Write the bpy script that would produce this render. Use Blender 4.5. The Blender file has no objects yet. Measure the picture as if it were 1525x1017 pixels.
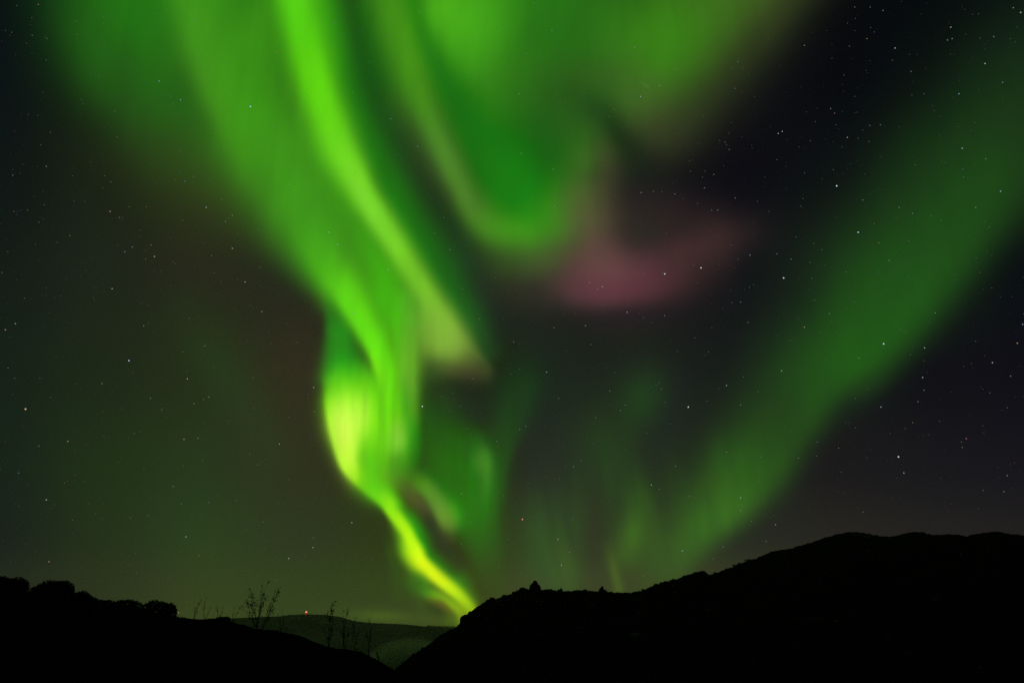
import bpy, bmesh, math, random
import numpy as np
from mathutils import Vector

SC = bpy.context.scene
# ------------------------------------------------------------------ camera
F_PX, CX, CY, PITCH = 1017.0, 762.5, 508.5, math.radians(25.0)
cam = bpy.data.cameras.new('camera'); cam.sensor_width = 36.0; cam.lens = 36.0*F_PX/1525.0
cam.clip_start = 0.1; cam.clip_end = 400000.0
cob = bpy.data.objects.new('camera', cam); SC.collection.objects.link(cob)
EYE = 1.7
cob.location = (0, 0, EYE); cob.rotation_euler = (math.pi/2+PITCH, 0, 0)
SC.camera = cob
# ------------------------------------------------------------------ world: moonless night, the sky dome below gives the light
w = bpy.data.worlds.new('World'); SC.world = w; w.use_nodes = True
bgn = w.node_tree.nodes['Background']; bgn.inputs[0].default_value = (0.010, 0.013, 0.012, 1); bgn.inputs[1].default_value = 1.0
SC.view_settings.view_transform = 'Standard'; SC.view_settings.look = 'None'
SC.view_settings.exposure = 0.0; SC.view_settings.gamma = 1.0; SC.view_settings.use_curve_mapping = False
SC.cycles.max_bounces = 6; SC.cycles.diffuse_bounces = 2; SC.cycles.transparent_max_bounces = 64
SC.cycles.volume_bounces = 1; SC.cycles.use_denoising = False; SC.cycles.sample_clamp_indirect = 0.4

# ------------------------------------------------------------------ helpers
def direction(x, y):
    """unit directions in the world for plate coordinates (an altitude-azimuth chart of the sky)"""
    x = np.asarray(x, float); y = np.asarray(y, float)
    a, b = x-CX, CY-y
    c, s = math.cos(PITCH), math.sin(PITCH)
    d = np.stack([a+0*b, F_PX*c-b*s, F_PX*s+b*c], -1)
    return d/np.linalg.norm(d, axis=-1, keepdims=True)
def at(x, y, R):
    """world point in the direction of chart point (x, y) at horizontal distance R"""
    d = direction(x, y)
    h = np.hypot(d[..., 0], d[..., 1])
    p = d*(np.asarray(R, float)/h)[..., None]
    p[..., 2] += EYE
    return p
def srgb2lin(c):
    c = np.clip(np.asarray(c, float)/255.0, 0, 1)
    return np.where(c <= .04045, c/12.92, ((c+.055)/1.055)**2.4)
def link(o, parent=None):
    SC.collection.objects.link(o)
    if parent is not None: o.parent = parent
    return o
def tag(o, label=None, cat=None, group=None, kind=None):
    if label: o['label'] = label
    if cat: o['category'] = cat
    if group: o['group'] = group
    if kind: o['kind'] = kind
    return o
def mesh_obj(name, V, F, mat, parent=None, smooth=False):
    me = bpy.data.meshes.new(name)
    V = np.asarray(V, np.float32)
    if isinstance(F, np.ndarray):
        n, k = F.shape
        me.vertices.add(len(V)); me.vertices.foreach_set('co', V.ravel())
        me.loops.add(n*k); me.loops.foreach_set('vertex_index', F.astype(np.int32).ravel())
        me.polygons.add(n); me.polygons.foreach_set('loop_start', np.arange(0, n*k, k, dtype=np.int32))
        me.polygons.foreach_set('loop_total', np.full(n, k, np.int32))
        me.update(calc_edges=True)
    else:
        me.from_pydata([tuple(map(float, v)) for v in V], [], F)
    if smooth: me.polygons.foreach_set('use_smooth', np.ones(len(me.polygons), bool))
    me.materials.append(mat)
    o = bpy.data.objects.new(name, me)
    return link(o, parent)
def grid_faces(nr, nc, keep=None):
    i = np.arange(nr-1)[:, None]*nc+np.arange(nc-1)[None, :]
    F = np.stack([i, i+1, i+nc+1, i+nc], -1).reshape(-1, 4)
    if keep is not None: F = F[keep.reshape(-1)]
    return F
def vnoise(P, seed=0):
    """value noise at Nx3 points, -1..1"""
    P = np.asarray(P, float); I = np.floor(P).astype(np.int64); f = P-I; f = f*f*(3-2*f)
    def h(a, b, c):
        n = (a*73856093) ^ (b*19349663) ^ (c*83492791) ^ (seed*2654435761)
        n = (n ^ (n >> 13))*1274126177 & 0x7fffffff
        return ((n ^ (n >> 16)) & 0xffff)/32767.5-1
    r = 0
    for dx in (0, 1):
        for dy in (0, 1):
            for dz in (0, 1):
                wt = (f[:, 0] if dx else 1-f[:, 0])*(f[:, 1] if dy else 1-f[:, 1])*(f[:, 2] if dz else 1-f[:, 2])
                r = r+wt*h(I[:, 0]+dx, I[:, 1]+dy, I[:, 2]+dz)
    return r
def fbm(P, scale, oct=4, seed=0):
    P = np.asarray(P, float)/scale; r = 0; a = 1; t = 0
    for k in range(oct):
        r = r+a*vnoise(P*2**k, seed+k); t += a; a *= .5
    return r/t

# ------------------------------------------------------------------ materials
def mat_surface(name, c1, c2, scale, rough=.9, c3=None, thr=.62, bump=.4, fine=8.0):
    m = bpy.data.materials.new(name); m.use_nodes = True; nt = m.node_tree; N = nt.nodes; L = nt.links
    bs = N['Principled BSDF']; bs.inputs['Roughness'].default_value = rough
    if 'Specular IOR Level' in bs.inputs: bs.inputs['Specular IOR Level'].default_value = 0.0
    tc = N.new('ShaderNodeTexCoord'); nz = N.new('ShaderNodeTexNoise')
    nz.inputs['Scale'].default_value = 1/scale; nz.inputs['Detail'].default_value = fine; nz.inputs['Roughness'].default_value = .65
    L.new(tc.outputs['Object'], nz.inputs['Vector'])
    rp = N.new('ShaderNodeValToRGB'); L.new(nz.outputs['Fac'], rp.inputs['Fac'])
    e = rp.color_ramp.elements; e[0].position = .35; e[0].color = (*c1, 1); e[1].position = .6; e[1].color = (*c2, 1)
    if c3:
        k = e.new(thr); k.color = (*c2, 1); k = e.new(thr+.03); k.color = (*c3, 1)
    L.new(rp.outputs['Color'], bs.inputs['Base Color'])
    bm = N.new('ShaderNodeBump'); bm.inputs['Strength'].default_value = bump; bm.inputs['Distance'].default_value = scale*.1
    L.new(nz.outputs['Fac'], bm.inputs['Height']); L.new(bm.outputs['Normal'], bs.inputs['Normal'])
    return m
def mat_plain(name, col, rough=.7, metal=0.0):
    m = bpy.data.materials.new(name); m.use_nodes = True; nt = m.node_tree; N = nt.nodes
    bs = N['Principled BSDF']; bs.inputs['Roughness'].default_value = rough; bs.inputs['Metallic'].default_value = metal
    nz = N.new('ShaderNodeTexNoise'); nz.inputs['Scale'].default_value = 3; rp = N.new('ShaderNodeValToRGB')
    rp.color_ramp.elements[0].color = (*[c*.75 for c in col], 1); rp.color_ramp.elements[1].color = (*[min(1, c*1.25) for c in col], 1)
    nt.links.new(nz.outputs['Fac'], rp.inputs['Fac']); nt.links.new(rp.outputs['Color'], bs.inputs['Base Color'])
    return m
def mat_emit_attr(name, additive):
    m = bpy.data.materials.new(name); m.use_nodes = True; nt = m.node_tree; N = nt.nodes; L = nt.links
    N.remove(N['Principled BSDF']); out = N['Material Output']
    em = N.new('ShaderNodeEmission'); at_ = N.new('ShaderNodeAttribute'); at_.attribute_name = 'glow'
    L.new(at_.outputs['Color'], em.inputs['Color'])
    if additive:
        ad = N.new('ShaderNodeAddShader'); tr = N.new('ShaderNodeBsdfTransparent')
        L.new(em.outputs[0], ad.inputs[0]); L.new(tr.outputs[0], ad.inputs[1]); L.new(ad.outputs[0], out.inputs['Surface'])
    else:
        L.new(em.outputs[0], out.inputs['Surface'])
    m.cycles.emission_sampling = 'FRONT_BACK' if additive else 'NONE'
    return m
def mat_emit(name, col, strength):
    m = bpy.data.materials.new(name); m.use_nodes = True; nt = m.node_tree; N = nt.nodes
    N.remove(N['Principled BSDF']); em = N.new('ShaderNodeEmission')
    em.inputs['Color'].default_value = (*col, 1); em.inputs['Strength'].default_value = strength
    nt.links.new(em.outputs[0], N['Material Output'].inputs['Surface']); m.cycles.emission_sampling = 'NONE'
    return m
M_hill = mat_surface('heath', (.005, .004, .005), (.016, .011, .012), 1.5)
M_mount = mat_surface('mountain_scrub_and_rock', (.006, .005, .006), (.018, .013, .014), 26, c3=(.26, .20, .20), thr=.66)
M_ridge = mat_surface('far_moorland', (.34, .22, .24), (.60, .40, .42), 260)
M_ground = mat_surface('valley_floor', (.02, .022, .012), (.05, .045, .03), 60)
M_rock = mat_surface('rock', (.02, .02, .018), (.06, .056, .05), 3, bump=.8)
M_leaf = mat_surface('leaves', (.012, .016, .008), (.03, .032, .016), .3, bump=0)
M_bark = mat_surface('bark', (.02, .016, .012), (.06, .05, .04), .05)
M_metal = mat_plain('painted_steel', (.4, .4, .42), .4, .8)
# ---- colour field of the night sky, in degrees-like plate coordinates (1525 x 1017 plate) ----
def catmull(P, n=8):
    P = np.asarray(P, float)
    Q = np.vstack([2*P[0]-P[1], P, 2*P[-1]-P[-2]])
    out = []
    for i in range(1, len(Q)-2):
        p0, p1, p2, p3 = Q[i-1], Q[i], Q[i+1], Q[i+2]
        for k in range(n):
            t = k/n
            out.append(.5*((2*p1)+(-p0+p2)*t+(2*p0-5*p1+4*p2-p3)*t*t+(-p0+3*p1-3*p2+p3)*t**3))
    out.append(Q[-2])
    return np.array(out)

# backdrop colours (sRGB 0-255): the dark sky with the diffuse glow, rows by height, columns by azimuth
BX = [0, 150, 300, 450, 620, 710, 800, 950, 1100, 1250, 1400, 1525]
BY = [0, 120, 250, 400, 550, 700, 800, 870, 940]
BG = [
 [(8,14,20),(14,30,18),(20,44,18),(20,44,18),(20,40,20),(21,43,19),(22,46,18),(20,36,20),(14,16,18),(8,9,14),(6,10,14),(8,13,18)],
 [(11,17,22),(18,30,18),(26,44,20),(26,44,20),(24,44,24),(23,44,21),(22,44,18),(20,32,20),(14,14,20),(8,9,16),(8,12,16),(14,24,20)],
 [(14,21,23),(26,33,23),(38,46,24),(34,48,22),(30,44,18),(27,42,20),(24,40,20),(20,20,22),(12,11,20),(12,15,20),(14,26,20),(20,38,20)],
 [(20,28,26),(29,36,28),(38,40,30),(34,38,30),(28,36,18),(31,37,20),(34,38,32),(26,24,30),(16,15,24),(20,30,24),(18,30,22),(10,14,20)],
 [(22,33,26),(29,40,27),(36,46,29),(48,45,34),(28,34,20),(27,33,20),(26,32,30),(28,33,30),(22,25,28),(18,22,24),(16,15,24),(15,14,24)],
 [(24,35,28),(32,49,28),(38,56,31),(46,50,34),(40,50,22),(38,44,20),(36,38,40),(34,38,34),(30,36,32),(27,25,31),(24,23,31),(23,21,31)],
 [(26,34,30),(36,50,31),(43,64,34),(46,56,36),(44,58,24),(45,56,20),(46,54,42),(46,54,38),(38,42,38),(38,36,36),(35,33,36),(33,31,35)],
 [(36,42,34),(44,52,35),(52,67,37),(50,66,36),(52,68,30),(56,68,28),(60,68,46),(60,66,42),(56,60,42),(52,52,42),(46,46,42),(44,44,42)],
 [(42,48,36),(50,58,36),(60,74,38),(58,74,38),(62,76,40),(64,74,28),(66,72,46),(66,70,44),(60,62,44),(54,54,44),(50,50,44),(48,48,44)],
]
def backdrop(X, Y):
    def sm(ax, v):
        ax = np.asarray(ax, float)
        i = np.clip(np.searchsorted(ax, v)-1, 0, len(ax)-2)
        t = np.clip((v-ax[i])/(ax[i+1]-ax[i]), 0, 1)
        return i, t*.5 + .5*t*t*(3-2*t)
    G = np.array(BG, float)*[1.03, 1.0, .90]
    i, t = sm(BX, X); j, s = sm(BY, Y)
    t = t[..., None]; s = s[..., None]
    return (G[j, i]*(1-t)+G[j, i+1]*t)*(1-s)+(G[j+1, i]*(1-t)+G[j+1, i+1]*t)*s

# strokes: list of nodes (x, y, width to the left of travel, width to the right, strength, r, g, b); all travel downwards
# in the plate, so the "left of travel" side is the viewer's RIGHT.  power: falloff exponent
S = []
AID = 0
def st(nodes, power=2.0):
    S.append(('s', nodes, power, AID))
def bl(x, y, rx, ry, ang, a, col, power=2.0):
    S.append(('b', (x, y, rx, ry, ang, a, col), power, AID))
def paint(X, Y, n=9):
    """colour of the sky at plate points, and how much of it belongs to each aurora form"""
    C = backdrop(X, Y)
    Wt = np.zeros(X.shape+(n,)); Wt[..., 0] = 1
    for kind, d, p, aid in S:
        if kind == 's':
            P = catmull([(n[0], n[1], n[2], n[3], n[4], *n[5]) for n in d], 7)
            m = 2.6*max(P[:, 2].max(), P[:, 3].max())
            sel = (X > P[:, 0].min()-m) & (X < P[:, 0].max()+m) & (Y > P[:, 1].min()-m) & (Y < P[:, 1].max()+m)
            x, y = X[sel], Y[sel]
            if x.size == 0: continue
            best = np.full(x.size, 1e18); B = np.zeros((x.size, 7)); 
            for a, b in zip(P[:-1], P[1:]):
                dx, dy = b[0]-a[0], b[1]-a[1]
                L2 = dx*dx+dy*dy+1e-9
                t = np.clip(((x-a[0])*dx+(y-a[1])*dy)/L2, 0, 1)
                ex, ey = x-a[0]-t*dx, y-a[1]-t*dy
                dd = ex*ex+ey*ey
                side = dx*ey-dy*ex          # >0: viewer's left when travelling down the plate
                k = dd < best
                best[k] = dd[k]
                tt = t[k][:, None]

                v = a[2:]*(1-tt)+b[2:]*tt   # wL wR strength r g b
                sd = (side[k]/np.sqrt(L2))/np.maximum(np.sqrt(dd[k]), 1e-6)   # -1..1
                mix = np.clip(.5+.5*np.clip(sd*1.0, -1, 1), 0, 1)
                B[k, 0] = v[:, 0]*mix+v[:, 1]*(1-mix)
                B[k, 1] = v[:, 2]; B[k, 2:5] = v[:, 3:6]
            d_ = np.sqrt(best)
            al = B[:, 1]*np.exp(-.69*(d_/np.maximum(B[:, 0], 1))**p)
            al = np.clip(al, 0, 1)[:, None]
            C[sel] = C[sel]*(1-al)+B[:, 2:5]*al
            Ws = Wt[sel]*(1-al); Ws[:, aid] += al[:, 0]; Wt[sel] = Ws
        else:
            x0, y0, rx, ry, an, a, col = d
            c, s = math.cos(math.radians(an)), math.sin(math.radians(an))
            u = ((X-x0)*c+(Y-y0)*s)/rx; v = (-(X-x0)*s+(Y-y0)*c)/ry
            al = (a*np.exp(-.69*(u*u+v*v)**(p/2)))[..., None]
            C = C*(1-al)+np.array(col, float)*al
            Wt = Wt*(1-al); Wt[..., aid] += al[..., 0]
    return C, Wt
# node = (x, y, width on viewer's left, width on viewer's right, strength, (r,g,b))
AID = 1  # --- upper left diffuse veil
st([(215,-40,124,240,.95,(36,118,20)),(240,40,120,220,.95,(36,118,20)),(280,110,95,200,.92,(40,112,22)),(330,180,85,170,.9,(50,125,24)),(385,250,65,140,.88,(60,140,26)),(430,320,52,110,.85,(62,150,28)),(465,380,38,85,.8,(62,155,28)),(495,430,26,60,.8,(70,165,28))],2.6)
bl(140,50,44,80,-20,.45,(36,98,22))
bl(170,115,36,60,-30,.45,(36,92,24))
bl(250,215,90,60,35,.5,(44,70,26))
bl(330,300,95,55,40,.35,(52,60,30))
st([(262,-20,45,35,.5,(30,95,18)),(280,100,35,25,.55,(38,85,22)),(305,165,26,20,.6,(38,78,26)),(335,225,22,20,.35,(50,95,26))])
bl(250,150,60,45,0,.4,(34,100,22))
st([(278,-20,30,50,.72,(72,160,28)),(292,60,26,50,.72,(74,158,30)),(312,125,22,40,.72,(74,148,30)),(338,185,20,30,.7,(72,140,28)),(370,245,20,30,.4,(66,140,28)),(410,310,20,30,.2,(66,150,28))])
bl(378,60,44,100,0,.75,(62,152,22))
bl(375,170,40,70,-25,.5,(62,162,20))
bl(415,230,45,70,-25,.5,(66,158,26))
AID = 2  # --- dark lane to the right of the main band and its green fringe
st([(528,-20,55,60,.95,(28,62,20)),(530,60,45,60,.95,(26,66,24)),(548,130,45,55,.95,(24,72,22)),(578,200,40,50,.95,(28,70,24)),(612,260,40,45,.95,(34,56,28)),(645,320,38,45,.95,(28,48,26)),(680,380,38,40,.92,(28,52,30)),(710,430,35,35,.9,(30,40,32)),(735,480,30,30,.6,(28,38,32))],3)
st([(545,20,20,25,.6,(16,88,12)),(560,90,22,25,.5,(16,88,14)),(575,140,20,20,.3,(20,80,16))])
st([(480,-20,14,26,.9,(40,128,18)),(500,70,14,24,.85,(36,122,18)),(520,140,14,22,.8,(30,112,18)),(545,210,14,26,.85,(28,112,18)),(578,280,14,32,.85,(26,116,18)),(612,345,14,34,.85,(28,118,20)),(650,405,14,34,.8,(26,108,22)),(690,470,14,30,.75,(28,100,26)),(720,525,12,22,.5,(34,92,34))],2.4)
# --- gap colours between the two left ribbons
st([(480,210,30,40,.6,(62,152,24)),(510,290,30,40,.85,(60,150,22)),(545,360,26,38,.9,(62,158,22)),(580,420,24,36,.9,(66,168,20)),(605,470,24,34,.8,(78,175,30))])
# --- main bright ribbon
st([(434,-30,30,36,.95,(86,202,22)),(447,40,28,37,1,(86,206,20)),(461,100,28,35,1,(90,208,18)),(478,150,29,31,1,(92,206,20)),(500,205,30,28,1,(98,206,26)),(520,245,27,23,1,(108,212,30)),(543,290,21,20,1,(112,212,34)),(570,335,17,21,.95,(116,212,38)),(601,385,17,21,.95,(116,202,38)),(633,435,20,20,.95,(120,196,44)),(660,478,27,20,.95,(126,186,54)),(682,508,34,18,.85,(124,164,58)),(702,528,27,13,.62,(108,138,54)),(722,545,18,8,.4,(92,110,50))],2.6)
st([(458,90,12,20,.5,(96,212,16)),(490,185,14,16,.5,(104,218,22)),(522,250,12,12,.5,(126,220,46)),(545,300,12,12,.4,(134,220,60)),(590,370,10,14,.25,(124,214,50))])
bl(660,515,34,26,30,.5,(134,176,62))
bl(705,545,22,12,25,.3,(90,84,48))
bl(640,500,34,36,0,.6,(132,190,56))
bl(632,556,30,18,0,.35,(76,124,42))
st([(640,548,10,10,.0,(92,110,50)),(665,551,9,11,.35,(94,92,48)),(695,560,10,11,.42,(92,80,50)),(722,562,12,11,.3,(84,84,48))])
# --- left lower ribbon
st([(440,300,26,40,.3,(66,165,26)),(466,360,24,38,.6,(74,176,26)),(498,420,18,36,.85,(86,195,22)),(528,468,15,34,.95,(98,218,6)),(552,508,13,30,1,(102,228,0)),(570,540,12,28,1,(106,230,0)),(580,580,14,30,1,(110,226,4)),(584,620,26,28,.95,(110,220,14)),(584,650,34,26,.6,(110,214,24))],2.6)
# --- fold pocket (dark green) and body
st([(490,440,6,10,.2,(42,110,24)),(492,462,8,16,.6,(40,116,26)),(500,490,15,20,.92,(38,134,24)),(507,522,20,24,.92,(32,146,22)),(513,554,26,32,.9,(46,180,18)),(522,584,33,38,.85,(74,206,14))],3.2)
bl(512,508,14,26,-20,.4,(32,136,26))
st([(550,612,60,70,.7,(92,214,8)),(552,640,54,62,.9,(100,216,8)),(562,675,48,52,.9,(92,198,16)),(570,705,42,38,.75,(80,180,18))],4)
st([(488,560,6,14,.35,(66,196,20)),(490,520,6,12,.2,(60,180,20))])
st([(592,455,12,26,.5,(92,188,40)),(598,500,12,24,.8,(106,190,42)),(603,540,12,22,.9,(112,190,42)),(608,580,14,17,.9,(106,180,44)),(612,615,13,13,.75,(88,168,34)),(616,645,16,12,.7,(40,150,18)),(612,680,22,14,.6,(40,140,20))],3.0)
st([(586,450,4,5,.35,(58,186,18)),(590,500,4,5,.4,(70,190,20)),(596,545,4,5,.3,(86,190,30)),(604,600,7,7,.5,(60,176,24)),(608,640,8,8,.4,(44,160,20))])
st([(556,530,5,8,.7,(124,238,0)),(562,548,6,8,.75,(124,236,4)),(572,580,7,8,.5,(122,228,10)),(578,615,8,8,.4,(118,222,16)),(582,645,8,8,.3,(116,218,20))])
bl(590,653,13,26,4,.85,(150,208,78))
bl(565,668,16,18,0,.4,(112,206,36))
bl(588,700,24,14,0,.45,(60,136,22))
bl(538,690,8,20,0,.4,(86,196,14))
bl(573,452,20,42,-15,.85,(68,184,16))
bl(585,500,14,30,0,.3,(84,200,16))
bl(560,628,26,44,0,.55,(104,222,8))
bl(566,660,26,22,0,.5,(112,210,30))
bl(556,690,22,20,0,.5,(92,196,16))
bl(512,432,16,26,-28,.4,(90,206,14))
bl(532,466,17,36,-28,.7,(100,222,4))
bl(552,506,14,26,-25,.5,(104,228,0))
# left edge and hot core
st([(488,575,6,20,.35,(84,210,16)),(491,605,7,24,.75,(128,240,14)),(496,632,7,26,.9,(160,252,34)),(503,662,7,20,.95,(172,255,44)),(512,690,7,16,.95,(168,252,40)),(525,705,8,16,.9,(160,244,30)),(543,723,8,18,.85,(126,224,10)),(562,738,8,18,.9,(106,212,4)),(580,753,8,15,.9,(116,218,0))],2.8)
bl(508,602,17,28,0,.75,(168,250,50))
bl(536,614,18,30,4,.85,(178,252,60))
bl(520,632,22,20,0,.7,(196,255,70))
bl(514,650,15,38,-8,.95,(216,255,84))
bl(505,620,12,24,0,.5,(200,255,76))
bl(520,684,9,24,-10,.75,(204,255,64))
bl(527,706,7,12,-30,.5,(180,250,50))
bl(503,575,10,24,0,.35,(96,224,20))
st([(560,714,8,10,.35,(94,206,10)),(572,735,9,12,.5,(84,206,6)),(588,756,9,12,.5,(62,190,4))])
bl(555,704,17,26,0,.7,(94,204,12))
bl(573,714,9,26,0,.6,(104,202,28))
bl(589,700,13,20,0,.5,(88,152,36))
bl(562,728,16,12,35,.5,(90,204,8))
st([(560,738,6,9,.4,(112,216,4)),(574,748,7,11,.8,(126,222,0)),(588,766,7,10,.8,(150,236,0)),(600,786,8,10,.3,(170,240,0))])
# --- bright filament down to the ridge
st([(572,744,9,18,.0,(90,200,4)),(590,764,9,20,.45,(70,190,4)),(604,782,10,22,.8,(50,180,2)),(620,804,12,24,.8,(26,160,6)),(632,826,14,18,.7,(24,150,6)),(650,848,12,22,.75,(36,150,4)),(674,868,10,22,.7,(50,150,8)),(698,896,10,14,.6,(84,150,16))],2.8)
st([(586,772,7,7,.35,(110,190,4)),(597,798,10,10,.6,(110,196,2)),(606,822,13,10,.75,(126,210,0)),(620,846,11,10,.6,(120,200,2)),(634,862,9,10,.5,(110,186,6))],2.4)
st([(562,734,6,8,.3,(116,220,4)),(576,748,7,9,.8,(140,232,0)),(582,761,7,9,.95,(150,240,0)),(594,776,8,10,1,(170,246,0)),(605,791,9,10,1,(182,250,0)),(613,806,12,10,1,(190,252,0)),(620,820,15,11,1,(206,255,0)),(628,835,15,10,1,(222,255,0)),(640,849,11,11,1,(226,255,0)),(653,862,10,12,1,(226,255,0)),(668,875,9,12,1,(206,246,0)),(684,889,8,11,.98,(184,232,0)),(698,903,9,9,.95,(170,214,6)),(712,922,12,9,.85,(150,190,20))],2.8)
st([(620,868,12,12,.4,(60,140,10)),(634,880,10,12,.7,(84,164,10)),(650,889,8,11,.85,(128,194,8)),(668,899,7,10,.9,(146,198,12)),(682,911,7,12,.9,(154,194,18)),(690,926,9,14,.85,(136,160,24))],2.6)
st([(640,893,6,6,.3,(90,84,36)),(656,899,6,6,.75,(96,84,36)),(668,908,5,5,.6,(98,88,36)),(676,918,5,5,.4,(100,96,36))])
bl(672,922,12,12,0,.5,(84,124,20))
bl(645,907,12,7,20,.4,(46,56,30))
st([(577,790,5,10,.15,(52,82,26)),(580,822,5,10,.5,(52,84,26)),(587,850,6,14,.5,(54,84,28)),(592,885,8,16,.3,(60,88,32))])
st([(612,860,12,12,.3,(66,124,16)),(622,890,9,11,.3,(66,104,26)),(640,922,12,12,.25,(76,104,30))])
AID = 6  # --- right filament and green sheet
st([(634,575,12,36,.25,(34,66,28)),(644,615,20,50,.7,(28,84,20)),(660,655,36,60,.9,(24,94,16)),(676,695,48,66,.92,(26,104,16)),(696,735,46,50,.92,(24,110,16)),(708,775,30,34,.88,(28,112,20)),(716,810,24,28,.75,(42,100,26)),(728,845,22,22,.6,(46,84,28)),(746,885,18,16,.35,(54,78,34))],3.4)
bl(710,605,44,30,25,.75,(33,40,32))
bl(660,600,24,24,0,.3,(44,70,32))
bl(750,640,18,44,14,.5,(28,76,28))
st([(640,630,10,10,.25,(54,84,30)),(668,660,12,10,.3,(50,86,28)),(700,672,12,10,.3,(44,92,28)),(716,690,12,10,.4,(64,128,34))])
st([(714,655,11,9,.35,(56,116,32)),(722,682,15,12,.8,(72,140,38)),(725,715,14,13,.8,(68,138,34)),(721,750,15,14,.7,(52,136,26)),(716,785,14,12,.4,(38,126,24)),(722,830,12,12,.2,(44,100,28))])
st([(790,580,26,14,.35,(28,70,28)),(774,625,22,12,.45,(26,76,26)),(754,675,16,9,.45,(28,84,26)),(744,720,14,7,.45,(36,104,26)),(737,770,12,7,.35,(44,110,26)),(742,820,10,8,.25,(46,92,30))])
bl(776,580,38,50,15,.5,(26,64,26))
bl(672,767,15,20,-15,.75,(72,178,26))
st([(594,690,14,18,.3,(60,140,22)),(606,708,14,18,.5,(66,132,26)),(622,722,12,18,.75,(86,158,28)),(638,735,12,17,.8,(98,156,44)),(651,757,12,18,.85,(104,152,48)),(664,780,13,15,.8,(106,140,48)),(668,800,12,10,.4,(86,96,44))],2.6)
st([(578,712,10,10,.3,(90,150,32)),(600,722,12,12,.65,(80,104,34)),(616,740,12,10,.75,(92,96,44)),(630,756,11,10,.75,(80,78,44)),(640,776,11,9,.8,(52,54,36)),(652,800,14,12,.6,(50,50,38)),(680,840,16,14,.5,(48,46,38))],2.4)

AID = 3  # --- upper middle: second curtain
st([(640,-30,60,300,.6,(50,125,24)),(680,40,60,280,.85,(46,130,22)),(718,110,60,240,.85,(42,120,22)),(745,180,60,150,.85,(30,110,16)),(765,250,60,105,.9,(22,112,12)),(782,300,60,84,.9,(34,132,14)),(790,335,50,70,.85,(54,148,22))],3.0)
bl(672,22,58,58,0,.9,(82,186,26))
bl(705,85,54,58,-25,.6,(66,158,26))
bl(740,140,50,40,-20,.35,(56,134,24))
bl(690,165,26,50,-30,.45,(26,114,12))
bl(805,140,70,46,0,.4,(46,104,26))
bl(728,15,36,60,0,.45,(66,160,26))
bl(850,40,60,60,0,.7,(38,110,22))
bl(930,50,60,60,0,.5,(44,122,22))
st([(1160,-70,120,58,.9,(72,118,34)),(1082,20,120,58,.92,(66,126,28)),(1015,95,110,56,.92,(62,132,24)),(962,152,80,56,.8,(68,118,34)),(918,200,50,50,.25,(60,90,34))],2.4)
bl(1000,70,50,40,-45,.4,(54,136,20))
bl(955,150,34,34,0,.5,(74,122,40))
st([(1240,-90,50,40,.35,(56,54,34)),(1170,0,50,42,.5,(60,60,36)),(1100,90,50,44,.55,(54,56,34)),(1030,175,50,46,.55,(50,50,34)),(985,225,40,34,.35,(44,42,32)),(955,260,30,24,.15,(36,36,30))],2.0)
bl(975,195,40,40,-45,.5,(62,68,38))
bl(880,118,60,30,10,.55,(52,92,30))
bl(840,160,50,36,0,.4,(46,98,28))
st([(820,140,30,26,.25,(40,76,26)),(860,150,28,22,.5,(36,68,26)),(890,172,22,20,.8,(28,58,24)),(912,204,20,20,.9,(26,46,22)),(930,238,22,28,.85,(28,42,24)),(944,275,26,40,.8,(26,32,26)),(950,315,30,44,.75,(30,32,28)),(962,345,30,34,.6,(36,34,30))])
st([(800,195,34,32,.5,(30,86,24)),(814,232,28,28,.6,(28,88,24)),(830,268,22,22,.4,(34,96,24))])
bl(862,190,34,30,0,.45,(46,96,28))
bl(872,238,28,32,0,.65,(64,118,34))
st([(892,190,14,12,.1,(66,84,40)),(902,228,20,16,.5,(74,80,44)),(907,262,22,18,.6,(66,64,44)),(902,292,26,20,.55,(68,64,46)),(905,325,24,26,.5,(66,58,46))])
st([(604,-20,10,16,.8,(28,120,12)),(614,30,10,18,.8,(26,114,12)),(632,80,10,22,.8,(24,110,12)),(656,130,12,28,.8,(24,110,12)),(686,190,16,40,.7,(22,108,12)),(720,250,20,38,.6,(18,112,10)),(748,295,18,30,.45,(28,124,14))],2.2)
# second ribbon
st([(574,-25,32,24,.85,(70,148,26)),(590,30,32,24,.85,(72,152,24)),(608,90,32,24,.85,(72,152,24)),(624,140,32,22,.86,(74,152,26)),(642,185,26,22,.88,(78,148,36)),(661,232,22,24,.88,(84,148,44)),(681,275,20,26,.88,(86,142,44)),(705,315,20,30,.85,(84,138,42)),(736,346,24,30,.8,(78,146,36)),(770,366,28,28,.6,(74,146,34)),(800,372,28,24,.4,(70,130,38))],2.2)
st([(590,150,16,14,.15,(58,74,32)),(616,200,16,14,.25,(56,66,36)),(640,245,14,12,.25,(52,58,36)),(665,292,12,10,.2,(50,54,36))])
bl(775,352,46,20,14,.6,(72,166,26))
bl(822,325,34,36,10,.55,(56,144,24))
bl(762,262,36,46,-20,.6,(14,134,8))
bl(850,325,26,34,0,.4,(68,124,36))
bl(882,325,34,42,0,.75,(98,96,60))
bl(866,292,26,26,0,.45,(84,108,46))
bl(740,392,36,28,35,.5,(46,72,32))
bl(788,396,40,26,10,.55,(62,78,42))
bl(830,378,30,22,0,.5,(66,72,44))
bl(775,435,44,24,0,.35,(54,46,40))
AID = 4  # --- pink patch
st([(1112,350,22,22,.25,(58,40,42)),(1076,360,28,42,.5,(70,46,46)),(1030,380,30,48,.6,(78,50,48)),(985,400,38,46,.7,(86,50,54)),(940,414,38,44,.75,(94,54,60)),(900,418,40,40,.75,(100,60,66)),(860,420,32,34,.65,(88,58,60)),(828,422,18,22,.4,(66,56,48))],2.2)
bl(905,408,66,38,-4,.7,(106,64,70))
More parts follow.
